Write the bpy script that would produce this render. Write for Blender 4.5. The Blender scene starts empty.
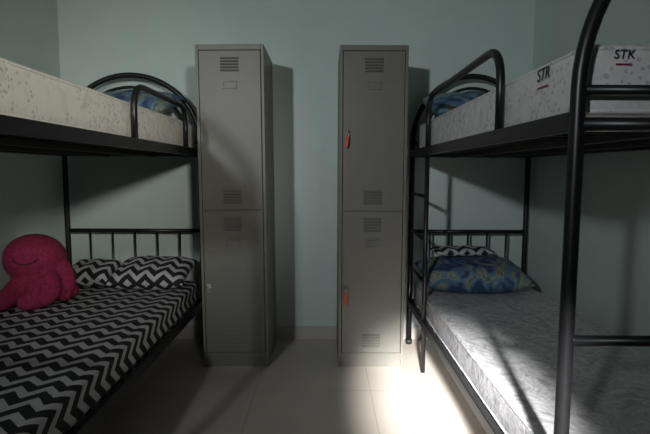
import bpy, bmesh, math, random
from mathutils import Vector, Matrix, noise
random.seed(4)
S=bpy.context.scene
COL=S.collection
S.view_settings.view_transform='Standard'

# ------------------------------------------------------------ materials
def newmat(name):
    m=bpy.data.materials.new(name); m.use_nodes=True
    nt=m.node_tree; b=nt.nodes['Principled BSDF']
    return m,nt,b
def N(nt,t,**k):
    n=nt.nodes.new(t)
    for a,v in k.items(): setattr(n,a,v)
    return n
def math_(nt,op,a,b=None,c=None):
    n=N(nt,'ShaderNodeMath',operation=op)
    for i,v in enumerate((a,b,c)):
        if v is None: continue
        if isinstance(v,(int,float)): n.inputs[i].default_value=v
        else: nt.links.new(v,n.inputs[i])
    return n.outputs[0]
def ramp(nt,fac,stops,interp='LINEAR'):
    r=N(nt,'ShaderNodeValToRGB'); r.color_ramp.interpolation=interp
    e=r.color_ramp.elements
    while len(e)<len(stops): e.new(0.5)
    for i,(p,c) in enumerate(stops):
        e[i].position=p; e[i].color=(*c,1)
    nt.links.new(fac,r.inputs[0]); return r.outputs[0]
def bump(nt,b,h,strength=.2,dist=.01):
    n=N(nt,'ShaderNodeBump'); n.inputs['Strength'].default_value=strength
    n.inputs['Distance'].default_value=dist
    nt.links.new(h,n.inputs['Height']); nt.links.new(n.outputs[0],b.inputs['Normal'])
    return n.outputs[0]
def objc(nt): return N(nt,'ShaderNodeTexCoord').outputs['Object']
def noise_(nt,co,scale,detail=4):
    n=N(nt,'ShaderNodeTexNoise'); n.inputs['Scale'].default_value=scale
    n.inputs['Detail'].default_value=detail
    nt.links.new(co,n.inputs['Vector']); return n.outputs['Fac']

def simple(name,col,rough=.5,metal=0,var=.06,bscale=60,bstr=.05,coat=0):
    m,nt,b=newmat(name); co=objc(nt)
    f=noise_(nt,co,bscale)
    c=ramp(nt,f,[(.3,tuple(x*(1-var) for x in col)),(.7,tuple(min(1,x*(1+var)) for x in col))])
    nt.links.new(c,b.inputs['Base Color'])
    b.inputs['Roughness'].default_value=rough; b.inputs['Metallic'].default_value=metal
    b.inputs['Coat Weight'].default_value=coat
    bump(nt,b,f,bstr,.002)
    return m
M_wall=simple('wall_paint',(.55,.64,.60),.75,var=.02,bscale=9,bstr=.05)
M_ceil=simple('ceiling_paint',(.6,.62,.6),.8,var=.02)
M_base=simple('baseboard_tile',(.47,.44,.40),.4,var=.04,bscale=6)
M_steel=simple('locker_paint',(.155,.148,.126),.45,var=.03,bscale=14,bstr=.02)
M_steel2=simple('locker_gap',(.05,.048,.04),.6)
M_black=simple('black_tube',(.010,.010,.011),.35,var=.2,bscale=40,bstr=.03)
M_slat=simple('black_slat',(.016,.016,.016),.5)
M_chrome=simple('chrome',(.6,.6,.58),.35,metal=1)
M_red=simple('red_plastic',(.55,.07,.03),.5)
M_pink=simple('pink_plush',(.27,.018,.070),.95,var=.3,bscale=70,bstr=.5)
M_dark=simple('dark_felt',(.02,.01,.012),.9)
M_ink2=simple('ink_dark',(.04,.03,.05),.5)
M_inkr=simple('ink_red',(.45,.04,.05),.5)

def floor_mat():
    m,nt,b=newmat('floor_tiles'); co=objc(nt)
    sep=N(nt,'ShaderNodeSeparateXYZ'); nt.links.new(co,sep.inputs[0])
    def line(s,off):
        a=math_(nt,'ADD',s,off); a=math_(nt,'MODULO',a,.6)
        a=math_(nt,'SUBTRACT',a,.3); a=math_(nt,'ABSOLUTE',a)
        return math_(nt,'GREATER_THAN',a,.2983)
    l=math_(nt,'MAXIMUM',line(sep.outputs[0],6+.36),line(sep.outputs[1],6-.06))
    f=noise_(nt,co,3,8)
    c=ramp(nt,f,[(.3,(.52,.455,.395)),(.7,(.58,.515,.45))])
    mx=N(nt,'ShaderNodeMix',data_type='RGBA'); nt.links.new(l,mx.inputs[0])
    nt.links.new(c,mx.inputs[6]); mx.inputs[7].default_value=(.34,.29,.25,1)
    nt.links.new(mx.outputs[2],b.inputs['Base Color'])
    b.inputs['Roughness'].default_value=.38
    return m
M_floor=floor_mat()

def chevron_mat(name,uv=False,P=.10,St=.085,white=(.47,.47,.47)):
    m,nt,b=newmat(name); co=objc(nt)
    sep=N(nt,'ShaderNodeSeparateXYZ')
    if uv: nt.links.new(N(nt,'ShaderNodeTexCoord').outputs['UV'],sep.inputs[0])
    else: nt.links.new(co,sep.inputs[0])
    f=noise_(nt,co,5,2)
    fo=math_(nt,'MULTIPLY',math_(nt,'SUBTRACT',f,.5),.03)
    u=sep.outputs[0]
    if not uv: u=math_(nt,'SUBTRACT',u,sep.outputs[2])
    u=math_(nt,'ADD',u,10); u=math_(nt,'ADD',u,fo)
    tri=math_(nt,'PINGPONG',u,P/2)
    s=math_(nt,'ADD',math_(nt,'ADD',sep.outputs[1],20),math_(nt,'MULTIPLY',tri,1.0))
    s=math_(nt,'ADD',s,fo)
    s=math_(nt,'MODULO',s,St)
    k=math_(nt,'GREATER_THAN',s,St*.46)
    c=ramp(nt,k,[(0,white),(1,(.012,.012,.014))],'CONSTANT')
    nt.links.new(c,b.inputs['Base Color'])
    b.inputs['Roughness'].default_value=.85
    bump(nt,b,noise_(nt,co,14,3),.4,.01)
    return m
M_chev=chevron_mat('chevron_sheet')
M_chevp=chevron_mat('chevron_pillow',True,.11,.075)

def plastic_mattress(name,tint=(.74,.73,.73),lo=.7,dotk=.42,thr=.5,vs=42,cb=.7):
    m,nt,b=newmat(name); co=objc(nt)
    nn=N(nt,'ShaderNodeTexNoise'); nn.inputs['Scale'].default_value=9; nn.inputs['Detail'].default_value=3
    nn.inputs['Distortion'].default_value=2.2; nt.links.new(co,nn.inputs['Vector'])
    w=nn.outputs['Fac']
    fab=ramp(nt,w,[(.38,tuple(x*lo for x in tint)),(.46,tint),(.53,tuple(x*(lo+.08) for x in tint)),(.60,tint)])
    v=N(nt,'ShaderNodeTexVoronoi'); v.inputs['Scale'].default_value=vs; nt.links.new(co,v.inputs['Vector'])
    dots=math_(nt,'LESS_THAN',v.outputs['Distance'],.32)
    big=math_(nt,'GREATER_THAN',noise_(nt,co,7,2),thr)
    geo=N(nt,'ShaderNodeNewGeometry'); sn=N(nt,'ShaderNodeSeparateXYZ'); nt.links.new(geo.outputs['Normal'],sn.inputs[0])
    side=math_(nt,'LESS_THAN',math_(nt,'ABSOLUTE',sn.outputs[2]),.4)
    k=math_(nt,'MULTIPLY',math_(nt,'MULTIPLY',dots,side),big)
    k=math_(nt,'MULTIPLY',k,dotk)
    mx=N(nt,'ShaderNodeMix',data_type='RGBA'); nt.links.new(k,mx.inputs[0])
    nt.links.new(fab,mx.inputs[6]); mx.inputs[7].default_value=(.16,.15,.32,1)
    nt.links.new(mx.outputs[2],b.inputs['Base Color'])
    b.inputs['Roughness'].default_value=.5
    b.inputs['Coat Weight'].default_value=.8; b.inputs['Coat Roughness'].default_value=.14
    mp=N(nt,'ShaderNodeMapping'); mp.inputs['Scale'].default_value=(1.4,.7,1.2); nt.links.new(co,mp.inputs['Vector'])
    n=N(nt,'ShaderNodeTexNoise'); n.inputs['Scale'].default_value=9; n.inputs['Detail'].default_value=4
    n.inputs['Distortion'].default_value=1.6; nt.links.new(mp.outputs[0],n.inputs['Vector'])
    bu=N(nt,'ShaderNodeBump'); bu.inputs['Strength'].default_value=cb; bu.inputs['Distance'].default_value=.025
    nt.links.new(n.outputs['Fac'],bu.inputs['Height']); nt.links.new(bu.outputs[0],b.inputs['Coat Normal'])
    bump(nt,b,n.outputs['Fac'],.25,.012)
    return m
M_mat=plastic_mattress('wrapped_mattress',(.72,.71,.72),.62)
M_matu=plastic_mattress('wrapped_mattress_white',(.84,.82,.81),.86,.4,.5,55,.6)
M_matw=plastic_mattress('wrapped_mattress_cream',(.92,.88,.77),.9,.4,.52,62,.5)
def print_mat(name):
    m,nt,b=newmat(name); co=objc(nt)
    n=N(nt,'ShaderNodeTexNoise'); n.inputs['Scale'].default_value=7; n.inputs['Detail'].default_value=3
    n.inputs['Distortion'].default_value=1.5; nt.links.new(co,n.inputs['Vector'])
    c=ramp(nt,n.outputs['Fac'],[(0,(.03,.06,.15)),(.42,(.08,.14,.24)),(.49,(.13,.23,.30)),(.56,(.33,.30,.16)),(.60,(.13,.20,.16)),(.64,(.07,.12,.23))],'CONSTANT')
    nt.links.new(c,b.inputs['Base Color']); b.inputs['Roughness'].default_value=.7
    bump(nt,b,noise_(nt,co,9,4),.6,.015)
    return m
M_blue=print_mat('blue_print')

# ------------------------------------------------------------ helpers
def link(o): COL.objects.link(o); return o
def mesh_from_bm(name,bm,mat,smooth=False):
    me=bpy.data.meshes.new(name); bm.normal_update(); bm.to_mesh(me); bm.free()
    if mat: me.materials.append(mat)
    if smooth:
        for p in me.polygons: p.use_smooth=True
    return link(bpy.data.objects.new(name,me))
def recenter(o):
    vs=[v.co for v in o.data.vertices]
    c=Vector(((min(v.x for v in vs)+max(v.x for v in vs))/2,(min(v.y for v in vs)+max(v.y for v in vs))/2,min(v.z for v in vs)))
    o.data.transform(Matrix.Translation(-c)); o.location=c
def top(o,label,cat,group=None):
    o['label']=label; o['category']=cat
    if group: o['group']=group
def empty(name,loc,label,cat,group=None):
    e=bpy.data.objects.new(name,None); e.location=loc; e.empty_display_size=.1; link(e)
    top(e,label,cat,group); return e
def child(o,p,base=None):
    L=Vector((0,0,0)); q=p
    while q is not None:
        L+=q.location; q=q.parent
    o.parent=p; o.location=o.location-L
    return o
def box(bm,x0,x1,y0,y1,z0,z1,bev=0):
    r=bmesh.ops.create_cube(bm,size=1)
    for v in r['verts']:
        v.co=Vector(((x0+x1)/2+v.co.x*(x1-x0),(y0+y1)/2+v.co.y*(y1-y0),(z0+z1)/2+v.co.z*(z1-z0)))
    if bev>0:
        es=list({e for v in r['verts'] for e in v.link_edges})
        bmesh.ops.bevel(bm,geom=es,offset=bev,segments=2,affect='EDGES',profile=.5)
def fillet(pts,r,n=6):
    pts=[Vector(p) for p in pts]; out=[pts[0]]
    for i in range(1,len(pts)-1):
        a,b,c=pts[i-1],pts[i],pts[i+1]
        d1=(a-b); d2=(c-b); rr=min(r,d1.length*.49,d2.length*.49)
        p=b+d1.normalized()*rr; q=b+d2.normalized()*rr
        for k in range(n+1):
            t=k/n; out.append((1-t)**2*p+2*t*(1-t)*b+t*t*q)
    out.append(pts[-1]); return out
def tube(bm,pts,r,seg=12,caps=True):
    pts=[Vector(p) for p in pts]; rings=[]
    t0=(pts[1]-pts[0]).normalized()
    up=Vector((0,0,1)) if abs(t0.z)<.9 else Vector((0,1,0))
    nrm=(up-t0*up.dot(t0)).normalized()
    for i,p in enumerate(pts):
        if i==0: t=t0
        elif i==len(pts)-1: t=(pts[i]-pts[i-1]).normalized()
        else: t=((pts[i]-pts[i-1]).normalized()+(pts[i+1]-pts[i]).normalized()).normalized()
        nrm=(nrm-t*nrm.dot(t)).normalized(); bn=t.cross(nrm)
        rr=r(i/(len(pts)-1)) if callable(r) else r
        rings.append([bm.verts.new(p+(nrm*math.cos(2*math.pi*k/seg)+bn*math.sin(2*math.pi*k/seg))*rr) for k in range(seg)])
    for a,b in zip(rings,rings[1:]):
        for k in range(seg):
            f=bm.faces.new((a[k],a[(k+1)%seg],b[(k+1)%seg],b[k])); f.smooth=True
    if caps:
        bm.faces.new(rings[0][::-1]); bm.faces.new(rings[-1])

# ------------------------------------------------------------ room
WL,WR,WB,CE,YF=-1.725,1.345,3.26,2.65,-2.2
def slab(name,x0,x1,y0,y1,z0,z1,mat):
    bm=bmesh.new(); box(bm,x0,x1,y0,y1,z0,z1); o=mesh_from_bm(name,bm,mat); o['kind']='structure'; return o
slab('floor',WL-.1,WR+.1,YF,WB+.1,-.1,0,M_floor)
slab('ceiling',WL-.1,WR+.1,YF,WB+.1,CE,CE+.1,M_ceil)
slab('wall_back',WL,WR,WB,WB+.1,0,CE,M_wall)
slab('wall_left',WL-.1,WL,YF,WB+.1,0,CE,M_wall)
slab('wall_right',WR,WR+.1,YF,WB+.1,0,CE,M_wall)
slab('baseboard_back',WL+.012,WR-.012,WB-.012,WB,0,.085,M_base)
slab('baseboard_left',WL,WL+.012,YF,WB,0,.085,M_base)
slab('baseboard_right',WR-.012,WR,YF,WB,0,.085,M_base)

# ------------------------------------------------------------ lockers
LH,LD,LW=1.83,.455,.378
def locker(x0,label,tagged):
    y0=2.765; x1=x0+LW; y1=y0+LD; cx=(x0+x1)/2
    E=empty('locker',(cx,(y0+y1)/2,0),label,'locker','grey steel lockers')
    t=.016
    bm=bmesh.new()
    box(bm,x0,x0+t,y0,y1,0,LH,.002); box(bm,x1-t,x1,y0,y1,0,LH,.002)
    box(bm,x0+t,x1-t,y0,y1,LH-.03,LH,.002)
    box(bm,x0+t,x1-t,y1-.01,y1,.06,LH-.03)
    box(bm,x0+t,x1-t,y0+.002,y1-.01,.055,.085)
    box(bm,x0+t,x1-t,y0+.006,y1-.01,.905,.925)
    box(bm,x0+t,x1-t,y0+.012,y0+.022,0.0,.055)
    o=mesh_from_bm('body',bm,M_steel); child(o,E)
    zs=[(.088,.912),(.918,LH-.033)]
    for z0,z1 in zs:
        a,b=x0+t+.003,x1-t-.003
        bm=bmesh.new(); box(bm,a,b,y0-.003,y0+.016,z0,z1,.003)
        d=mesh_from_bm('door',bm,M_steel); child(d,E)
        for zc in (z1-.075,z0+.075):
            bm=bmesh.new(); bd=bmesh.new()
            for k in range(5):
                z=zc+(k-2)*.0165
                w=.052
                v=[bm.verts.new(p) for p in [(cx-w,y0-.003,z+.006),(cx+w,y0-.003,z+.006),(cx-w+.003,y0-.010,z-.003),(cx+w-.003,y0-.010,z-.003),(cx-w,y0-.003,z-.003),(cx+w,y0-.003,z-.003)]]
                for f in [(0,1,3,2),(2,3,5,4),(0,2,4),(1,5,3)]: bm.faces.new([v[i] for i in f])
                box(bd,cx-w+.003,cx+w-.003,y0-.0042,y0-.003,z-.0058,z-.003)
            bmesh.ops.recalc_face_normals(bm,faces=bm.faces)
            vn=mesh_from_bm('vent',bm,M_steel); child(vn,d)
            vd=mesh_from_bm('vent_slot',bd,M_steel2); child(vd,d)
        zc=z1-.185
        bm=bmesh.new()
        box(bm,cx-.038,cx+.038,y0-.0045,y0-.003,zc-.022,zc+.022)
        box(bm,cx-.038,cx-.033,y0-.010,y0-.0045,zc-.022,zc+.022); box(bm,cx+.033,cx+.038,y0-.010,y0-.0045,zc-.022,zc+.022)
        box(bm,cx-.033,cx+.033,y0-.010,y0-.0045,zc-.022,zc-.015)
        box(bm,cx-.033,cx+.033,y0-.010,y0-.0045,zc+.016,zc+.022)
        c=mesh_from_bm('card_holder',bm,M_steel); child(c,d)
        zl=(z0+z1)/2-.03 if z0<.5 else (z0+z1)/2
        lx=a+.024
        bm=bmesh.new()
        tube(bm,[(lx,y0-.003,zl),(lx,y0-.012,zl)],.0105,16); tube(bm,[(lx,y0-.012,zl),(lx,y0-.015,zl)],.007,16)
        box(bm,lx-.012,lx+.012,y0-.006,y0-.003,zl-.030,zl+.020,.001)
        k=mesh_from_bm('lock',bm,M_chrome if (z0<.5 and not tagged) else M_steel); child(k,d)
        if tagged:
            bm=bmesh.new()
            tube(bm,[(lx,y0-.0145,zl),(lx,y0-.026,zl)],.0025,8)
            ring=[(lx,y0-.026-.006+.009*math.cos(q*math.pi/8)-.004,zl+.009*math.sin(q*math.pi/8)) for q in range(17)]
            tube(bm,ring,.002,6,False)
            ring=[(lx+.007*math.cos(q*math.pi/8),y0-.034,zl-.014+.012*math.sin(q*math.pi/8)) for q in range(17)]
            tube(bm,ring,.001,6,False)
            K=mesh_from_bm('key',bm,M_chrome,True); recenter(K)
            top(K,'small silver key with a red plastic tag in a locker lock','key','locker keys')
            bm=bmesh.new()
            box(bm,lx-.008,lx+.008,y0-.037,y0-.033,zl-.088,zl-.022,.0018)
            bmesh.ops.rotate(bm,verts=bm.verts,cent=(lx,y0-.035,zl-.02),matrix=Matrix.Rotation(.1,3,'Y'))
            T=mesh_from_bm('tag',bm,M_red); T['label']='red plastic key tag'; child(T,K)
    return E
L1=locker(-.703,'tall grey steel two-door locker beside the patterned bunk',False)
L1.rotation_euler=(0,math.radians(-.5),0); L1.location.z=.0016
locker(.080,'tall grey steel two-door locker with red-tagged keys',True)

# ------------------------------------------------------------ bunk beds
def bunk(xa,xw,yn,yf,label,guard,ladder_y):
    s=1 if xw>xa else -1
    cx=(xa+xw)/2
    E=empty('bunk_bed',(cx,(yn+yf)/2,0),label,'bunk bed','black metal bunk beds')
    R=.017
    for nm,y in (('headboard_frame',yf),('footboard_frame',yn)):
        bm=bmesh.new()
        z0=1.32; a=abs(xw-xa)/2; b=.42
        pts=[(xa,y,0),(xa,y,.4),(xa,y,.9)]
        for k in range(33):
            th=math.pi*k/32
            pts.append((cx-s*a*math.cos(th),y,z0+b*math.sin(th)))
        pts+=[(xw,y,.9),(xw,y,.4),(xw,y,0)]
        tube(bm,pts,R,14)
        a2=a-.075
        ip=[(cx-s*a2*math.cos(math.pi*k/24),y,z0+(b-.075)*math.sin(math.pi*k/24)) for k in range(25)]
        if nm=='headboard_frame': tube(bm,ip,.010,10)
        tube(bm,[(xa,y,z0),(xw,y,z0)],.012,10)
        tube(bm,[(xa,y,1.245),(xw,y,1.245)],.016,10)
        tube(bm,[(xa,y,.75),(xw,y,.75)],.013,10)
        tube(bm,[(xa,y,.285),(xw,y,.285)],.016,10)
        if nm=='headboard_frame':
            n=6
            for k in range(1,n):
                x=xa+(xw-xa)*k/n
                tube(bm,[(x,y,.75),(x,y,.285)],.007,8)
        o=mesh_from_bm(nm,bm,M_black); child(o,E)
        for x in (xa,xw):
            bm=bmesh.new(); tube(bm,[(x,y,0),(x,y,.03)],.021,14); f=mesh_from_bm('foot',bm,M_slat); child(f,E)
    for z in (1.255,.285):
        for x in (xa,xw):
            bm=bmesh.new(); box(bm,x-.013,x+.013,yn+.012,yf-.012,z-.025,z+.02,.003)
            o=mesh_from_bm('side_rail',bm,M_black); child(o,E)
        bm=bmesh.new()
        lo,hi=min(xa,xw)+.013,max(xa,xw)-.013
        n=17
        for k in range(n):
            y=yn+.08+(yf-yn-.16)*k/(n-1)
            box(bm,lo,hi,y-.012,y+.012,z-.006,z+.008,.002)
        for f in (.33,.67):
            x=lo+(hi-lo)*f
            box(bm,x-.012,x+.012,yn+.03,yf-.03,z-.03,z-.006,.002)
        o=mesh_from_bm('slats',bm,M_slat); child(o,E)
    g0,g1,gz=guard
    xg=xa
    bm=bmesh.new()
    tube(bm,fillet([(xg,g0,1.26),(xg,g0,gz),(xg,g1,gz),(xg,g1,1.26)],.13,8),.014,12)
    o=mesh_from_bm('guard_rail',bm,M_black); child(o,E)
    if ladder_y:
        bm=bmesh.new()
        tube(bm,[(xa,ladder_y,0.0),(xa,ladder_y,1.26)],.013,12)
        for z in (.52,.76,1.0):
            tube(bm,[(xa,ladder_y,z),(xa,yf,z)],.010,10)
        o=mesh_from_bm('ladder',bm,M_black); child(o,E)
    return E
RX,RW=.560,1.305
LX,LW_=-.80,-1.675
YN,YF_=1.105,3.17
bunk(RX,RW,YN,YF_,'black metal bunk bed with plastic-wrapped mattresses and ladder',(1.60,2.70,1.54),2.70)
bunk(LX,LW_,YN,YF_,'black metal bunk bed with chevron-sheeted lower mattress',(2.08,2.84,1.50),None)

# ------------------------------------------------------------ mattresses
def soft_box(name,x0,x1,y0,y1,z0,z1,r,mat,amp=.004,step=.06,sc=4):
    bm=bmesh.new(); bmesh.ops.create_cube(bm,size=1)
    h=Vector(((x1-x0)/2,(y1-y0)/2,(z1-z0)/2))
    for v in bm.verts: v.co=Vector((v.co.x*2*h.x,v.co.y*2*h.y,v.co.z*2*h.z))
    for ax in range(3):
        n=max(1,int((2*h[ax]-2*r)/step))
        cuts=[-h[ax]+r+(2*h[ax]-2*r)*k/n for k in range(n+1)]
        cuts+=[sg*(h[ax]-r*q) for q in (.15,.4,.7) for sg in (1,-1)]
        no=Vector((0,0,0)); no[ax]=1
        for c in cuts:
            co=Vector((0,0,0)); co[ax]=c
            bmesh.ops.bisect_plane(bm,geom=bm.verts[:]+bm.edges[:]+bm.faces[:],plane_co=co,plane_no=no,dist=1e-6)
    for v in bm.verts:
        inn=Vector([max(-(h[i]-r),min(h[i]-r,v.co[i])) for i in range(3)])
        d=v.co-inn
        if d.length>1e-9: v.co=inn+d.normalized()*r
        nv=noise.noise(Vector((v.co.x*sc+x0*7,v.co.y*sc+z0*9,v.co.z*sc)))
        dd=d.normalized() if d.length>1e-9 else Vector((0,0,1))
        if v.co.z>-h.z+.01: v.co+=dd*nv*amp
    o=mesh_from_bm(name,bm,mat,True)
    o.location=((x0+x1)/2,(y0+y1)/2,z0); o.data.transform(Matrix.Translation((0,0,h.z)))
    return o
def piping(o,x0,x1,y0,y1,z,mat):
    bm=bmesh.new()
    pts=fillet([(x0,(y0+y1)/2,z),(x0,y0,z),(x1,y0,z),(x1,y1,z),(x0,y1,z),(x0,(y0+y1)/2,z)],.04,5)
    tube(bm,pts,.006,8,False)
    p=mesh_from_bm('piping',bm,mat,True); child(p,o)
def mattress(side,z0,z1,mat,label,grp,pip=True):
    if side=='R': x0,x1=RX+.018,RW-.02
    else: x0,x1=LW_+.02,LX-.018
    y0,y1=YN+.025,YF_-.025
    o=soft_box('mattress',x0,x1,y0,y1,z0,z1,.028,mat)
    top(o,label,'mattress',grp)
    if pip:
        for z in (z1-.014,z0+.014): piping(o,x0+.004,x1-.004,y0+.004,y1-.004,z,mat)
    return o,(x0,x1,y0,y1)
mUR,bUR=mattress('R',1.264,1.43,M_matu,'white mattress in clear plastic on the upper bunk','wrapped mattresses')
mLR,bLR=mattress('R',.294,.43,M_mat,'bare white mattress in clear plastic on lower bunk','wrapped mattresses')
mUL,bUL=mattress('L',1.264,1.43,M_matw,'cream mattress in clear plastic on the upper bunk','wrapped mattresses')
mLL,bLL=mattress('L',.294,.43,M_chev,'lower bunk mattress in black and white chevron sheet',None,False)

def text(parent,s,loc,size,face,mat,off=.0005):
    cu=bpy.data.curves.new('t','FONT'); cu.body=s; cu.size=size; cu.extrude=.0006; cu.align_x='CENTER'; cu.align_y='CENTER'; cu.offset=off; cu.shear=.15
    t=bpy.data.objects.new('t',cu); link(t)
    bpy.context.view_layer.update()
    me=bpy.data.meshes.new_from_object(t.evaluated_get(bpy.context.evaluated_depsgraph_get()))
    bpy.data.objects.remove(t)
    me.materials.clear(); me.materials.append(mat)
    o=link(bpy.data.objects.new('printed_lettering',me))
    if face=='-x': R=Matrix(((0,0,-1),(-1,0,0),(0,1,0)))
    elif face=='+x': R=Matrix(((0,0,1),(1,0,0),(0,1,0)))
    else: R=Matrix(((1,0,0),(0,0,-1),(0,1,0)))
    me.transform(R.to_4x4()); o.location=loc; child(o,parent); return o
text(mUR,'STR',(bUR[0]-.005,1.32,1.395),.045,'-x',M_ink2,0)
text(mUR,'______',(bUR[0]-.005,1.32,1.371),.020,'-x',M_inkr,.0012)
text(mUR,'STK',(.668,bUR[2]-.005,1.402),.028,'-y',M_ink2,0)
text(mUR,'_____',(.668,bUR[2]-.005,1.386),.013,'-y',M_inkr,.0012)

# ------------------------------------------------------------ pillows
def pillow(name,L,W,H,loc,rot,mat,label,grp=None,seed=0,cat='pillow'):
    bm=bmesh.new(); n=28; grid={}
    for side in (1,-1):
        for i in range(n+1):
            for j in range(n+1):
                u=math.sin((-1+2*i/n)*math.pi/2); v=math.sin((-1+2*j/n)*math.pi/2)
                edge=(i in (0,n) or j in (0,n))
                if side==-1 and edge: grid[(side,i,j)]=grid[(1,i,j)]; continue
                x=u*L/2*(1-.06*(1-v*v)*abs(u)**4); y=v*W/2*(1-.08*(1-u*u)*abs(v)**4)
                t=((1-u**4)*(1-v**4))
                t=max(t,0)**.55
                nz=noise.noise(Vector((u*2.2+seed,v*2.2,side*3)))*.16+noise.noise(Vector((u*6+seed,v*5,side)))*.06
                z=side*H/2*t*(1+nz)
                if edge: z=noise.noise(Vector((u*3+seed,v*3,0)))*.012
                grid[(side,i,j)]=bm.verts.new((x,y,z))
    arc={}
    for side in (1,-1):
        for i in range(n+1):
            s=0
            for j in range(n+1):
                if j: s+=(grid[(side,i,j)].co-grid[(side,i,j-1)].co).length
                arc[(side,i,j)]=s
            h=arc[(side,i,n)]/2
            for j in range(n+1): arc[(side,i,j)]-=h
    uvl=bm.loops.layers.uv.new('UVMap')
    for side in (1,-1):
        for i in range(n):
            for j in range(n):
                q=[(side,i,j),(side,i+1,j),(side,i+1,j+1),(side,i,j+1)]
                if side<0: q=q[::-1]
                f=bm.faces.new([grid[k] for k in q])
                for l,k in zip(f.loops,q):
                    l[uvl].uv=(grid[k].co.x*1.03,arc[k])
    o=mesh_from_bm(name,bm,mat,True)
    o.location=loc; o.rotation_euler=rot
    M=Matrix.Translation(loc)@o.rotation_euler.to_matrix().to_4x4()
    lo=min((M@v.co).z for v in o.data.vertices)
    o.location.z+=loc[2]-lo
    top(o,label,cat,grp); return o
T=1.431; B=.431
pillow('pillow',.63,.38,.165,(.885,2.92,B),(math.radians(8),0,math.radians(-2)),M_blue,'blue and yellow printed pillow on bare wrapped mattress','printed pillows',1)
pillow('pillow',.48,.34,.13,(.84,2.97,T),(math.radians(20),0,.05),M_blue,'blue printed pillow leaning on upper bunk headboard','printed pillows',5)
pillow('pillow',.58,.34,.13,(-1.18,2.97,T),(math.radians(20),0,-.05),M_blue,'blue printed pillow propped on the upper bunk','printed pillows',9)
pillow('pillow',.46,.34,.13,(-1.05,2.95,B),(math.radians(14),0,.0),M_chevp,'black and white chevron pillow on matching sheet','chevron pillows',3)
pillow('pillow',.30,.26,.12,(-1.44,3.0,B),(math.radians(14),0,.0),M_chevp,'chevron pillow partly behind the pink plush toy','chevron pillows',7)
pillow('folded_cloth',.38,.14,.045,(.84,2.96,.632),(math.radians(6),0,.1),M_chevp,'folded black and white chevron cloth on blue pillow',None,11,'cloth')

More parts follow.
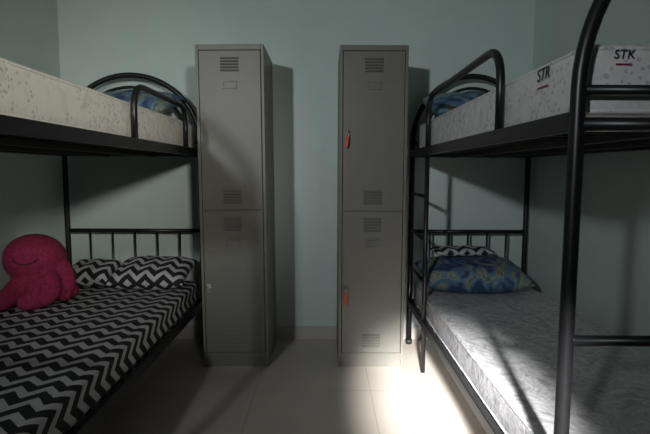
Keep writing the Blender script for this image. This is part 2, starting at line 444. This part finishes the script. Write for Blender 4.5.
# ------------------------------------------------------------ plush octopus
def octopus():
    bm=bmesh.new()
    def ball(c,r,rot=None):
        g=bmesh.ops.create_uvsphere(bm,u_segments=28,v_segments=18,radius=1)
        for v in g['verts']:
            p=Vector((v.co.x*r[0],v.co.y*r[1],v.co.z*r[2]))
            if rot: p=Matrix.Rotation(rot,3,'Y')@p
            v.co=p+Vector(c)
    cx,cy,z=-1.555,2.60,.436
    hz=.24
    ball((cx,cy,z+hz),(.155,.15,.13),.1)
    ball((cx+.02,cy,z+.12),(.14,.13,.11))
    arms=[([(.02,-.05,.14),(.07,-.12,.09),(.09,-.16,.045),(.05,-.18,.045)],.055),
          ([(.06,-.02,.15),(.12,-.08,.15),(.15,-.11,.08),(.12,-.13,.05)],.05),
          ([(.08,.02,.19),(.14,.0,.20),(.18,-.01,.11),(.16,-.03,.05)],.05),
          ([(-.04,-.05,.12),(-.05,-.14,.07),(-.06,-.19,.05),(-.08,-.2,.045)],.055),
          ([(-.06,0,.12),(-.10,-.05,.07),(-.11,-.12,.05),(-.11,-.16,.045)],.045),
          ([(.05,.06,.12),(.11,.08,.08),(.14,.08,.05),(.15,.07,.045)],.05)]
    for pts,r in arms:
        P=[Vector((cx,cy,z))+Vector(p) for p in pts]
        P=fillet(P,.08,5)
        tube(bm,P,lambda t,r=r:r*(1.05-.3*t),14)
        e=P[-1]; ball(e,(r*.78,)*3)
    me=bpy.data.meshes.new('plush_octopus'); bm.to_mesh(me); bm.free()
    o=link(bpy.data.objects.new('plush_octopus',me)); me.materials.append(M_pink)
    m=o.modifiers.new('r','REMESH'); m.mode='VOXEL'; m.voxel_size=.008
    m=o.modifiers.new('s','SMOOTH'); m.iterations=5
    bpy.context.view_layer.update()
    me2=bpy.data.meshes.new_from_object(o.evaluated_get(bpy.context.evaluated_depsgraph_get()))
    o.modifiers.clear(); o.data=me2
    for p in me2.polygons: p.use_smooth=True
    recenter(o); o.location.z=.433
    top(o,'pink plush octopus toy with stitched smile on chevron sheet','stuffed toy')
    def surf(x,zz):
        dx=(x)/.155; dz=(zz)/.13; q=max(0,1-dx*dx-dz*dz)
        return Vector((cx+x,cy-.15*math.sqrt(q)-.002,z+hz+zz))
    bm=bmesh.new()
    tube(bm,[surf(.03+.055*math.cos(a),.02+.035*math.sin(a)) for a in [math.pi*(1.08+.84*k/14) for k in range(15)]],.003,8)
    child(mesh_from_bm('mouth',bm,M_dark,True),o)
octopus()

# ------------------------------------------------------------ lights
w=bpy.data.worlds.new('world'); S.world=w; w.use_nodes=True
w.node_tree.nodes['Background'].inputs[0].default_value=(.72,.85,.95,1)
w.node_tree.nodes['Background'].inputs[1].default_value=.006
def aim(o,t): o.rotation_euler=(Vector(t)-o.location).to_track_quat('-Z','Y').to_euler()
def area(name,loc,tgt,sx,sy,en,col,spread=180):
    l=bpy.data.lights.new(name,'AREA'); l.shape='RECTANGLE'; l.size=sx; l.size_y=sy; l.energy=en; l.color=col; l.spread=math.radians(spread)
    o=link(bpy.data.objects.new(name,l)); o.location=loc; aim(o,tgt); return o
area('window_light',(-1.5,-1.6,2.1),(0.2,3.2,1.38),.16,.2,6.6,(.90,.97,1.0),60)
area('side_light',(1.0,-1.7,2.0),(-.8,1.9,1.38),.3,.3,2.4,(1.0,.98,.92),30)
l=bpy.data.lights.new('door_light','SPOT'); l.energy=5800; l.spot_size=math.radians(9); l.spot_blend=.6; l.shadow_soft_size=.16; l.color=(.98,.98,.98)
o=link(bpy.data.objects.new('door_light',l)); o.location=(.02,-1.6,1.7); aim(o,(.53,2.42,0.0))

# ------------------------------------------------------------ camera
cam=bpy.data.cameras.new('camera'); cam.sensor_width=36; cam.lens=490/650*36
c=link(bpy.data.objects.new('camera',cam)); c.location=(0,0,1.14)
c.rotation_euler=(Matrix.Rotation(math.radians(90-5.36),3,'X')@Matrix.Rotation(math.radians(.2),3,'Z')).to_euler()
S.camera=c
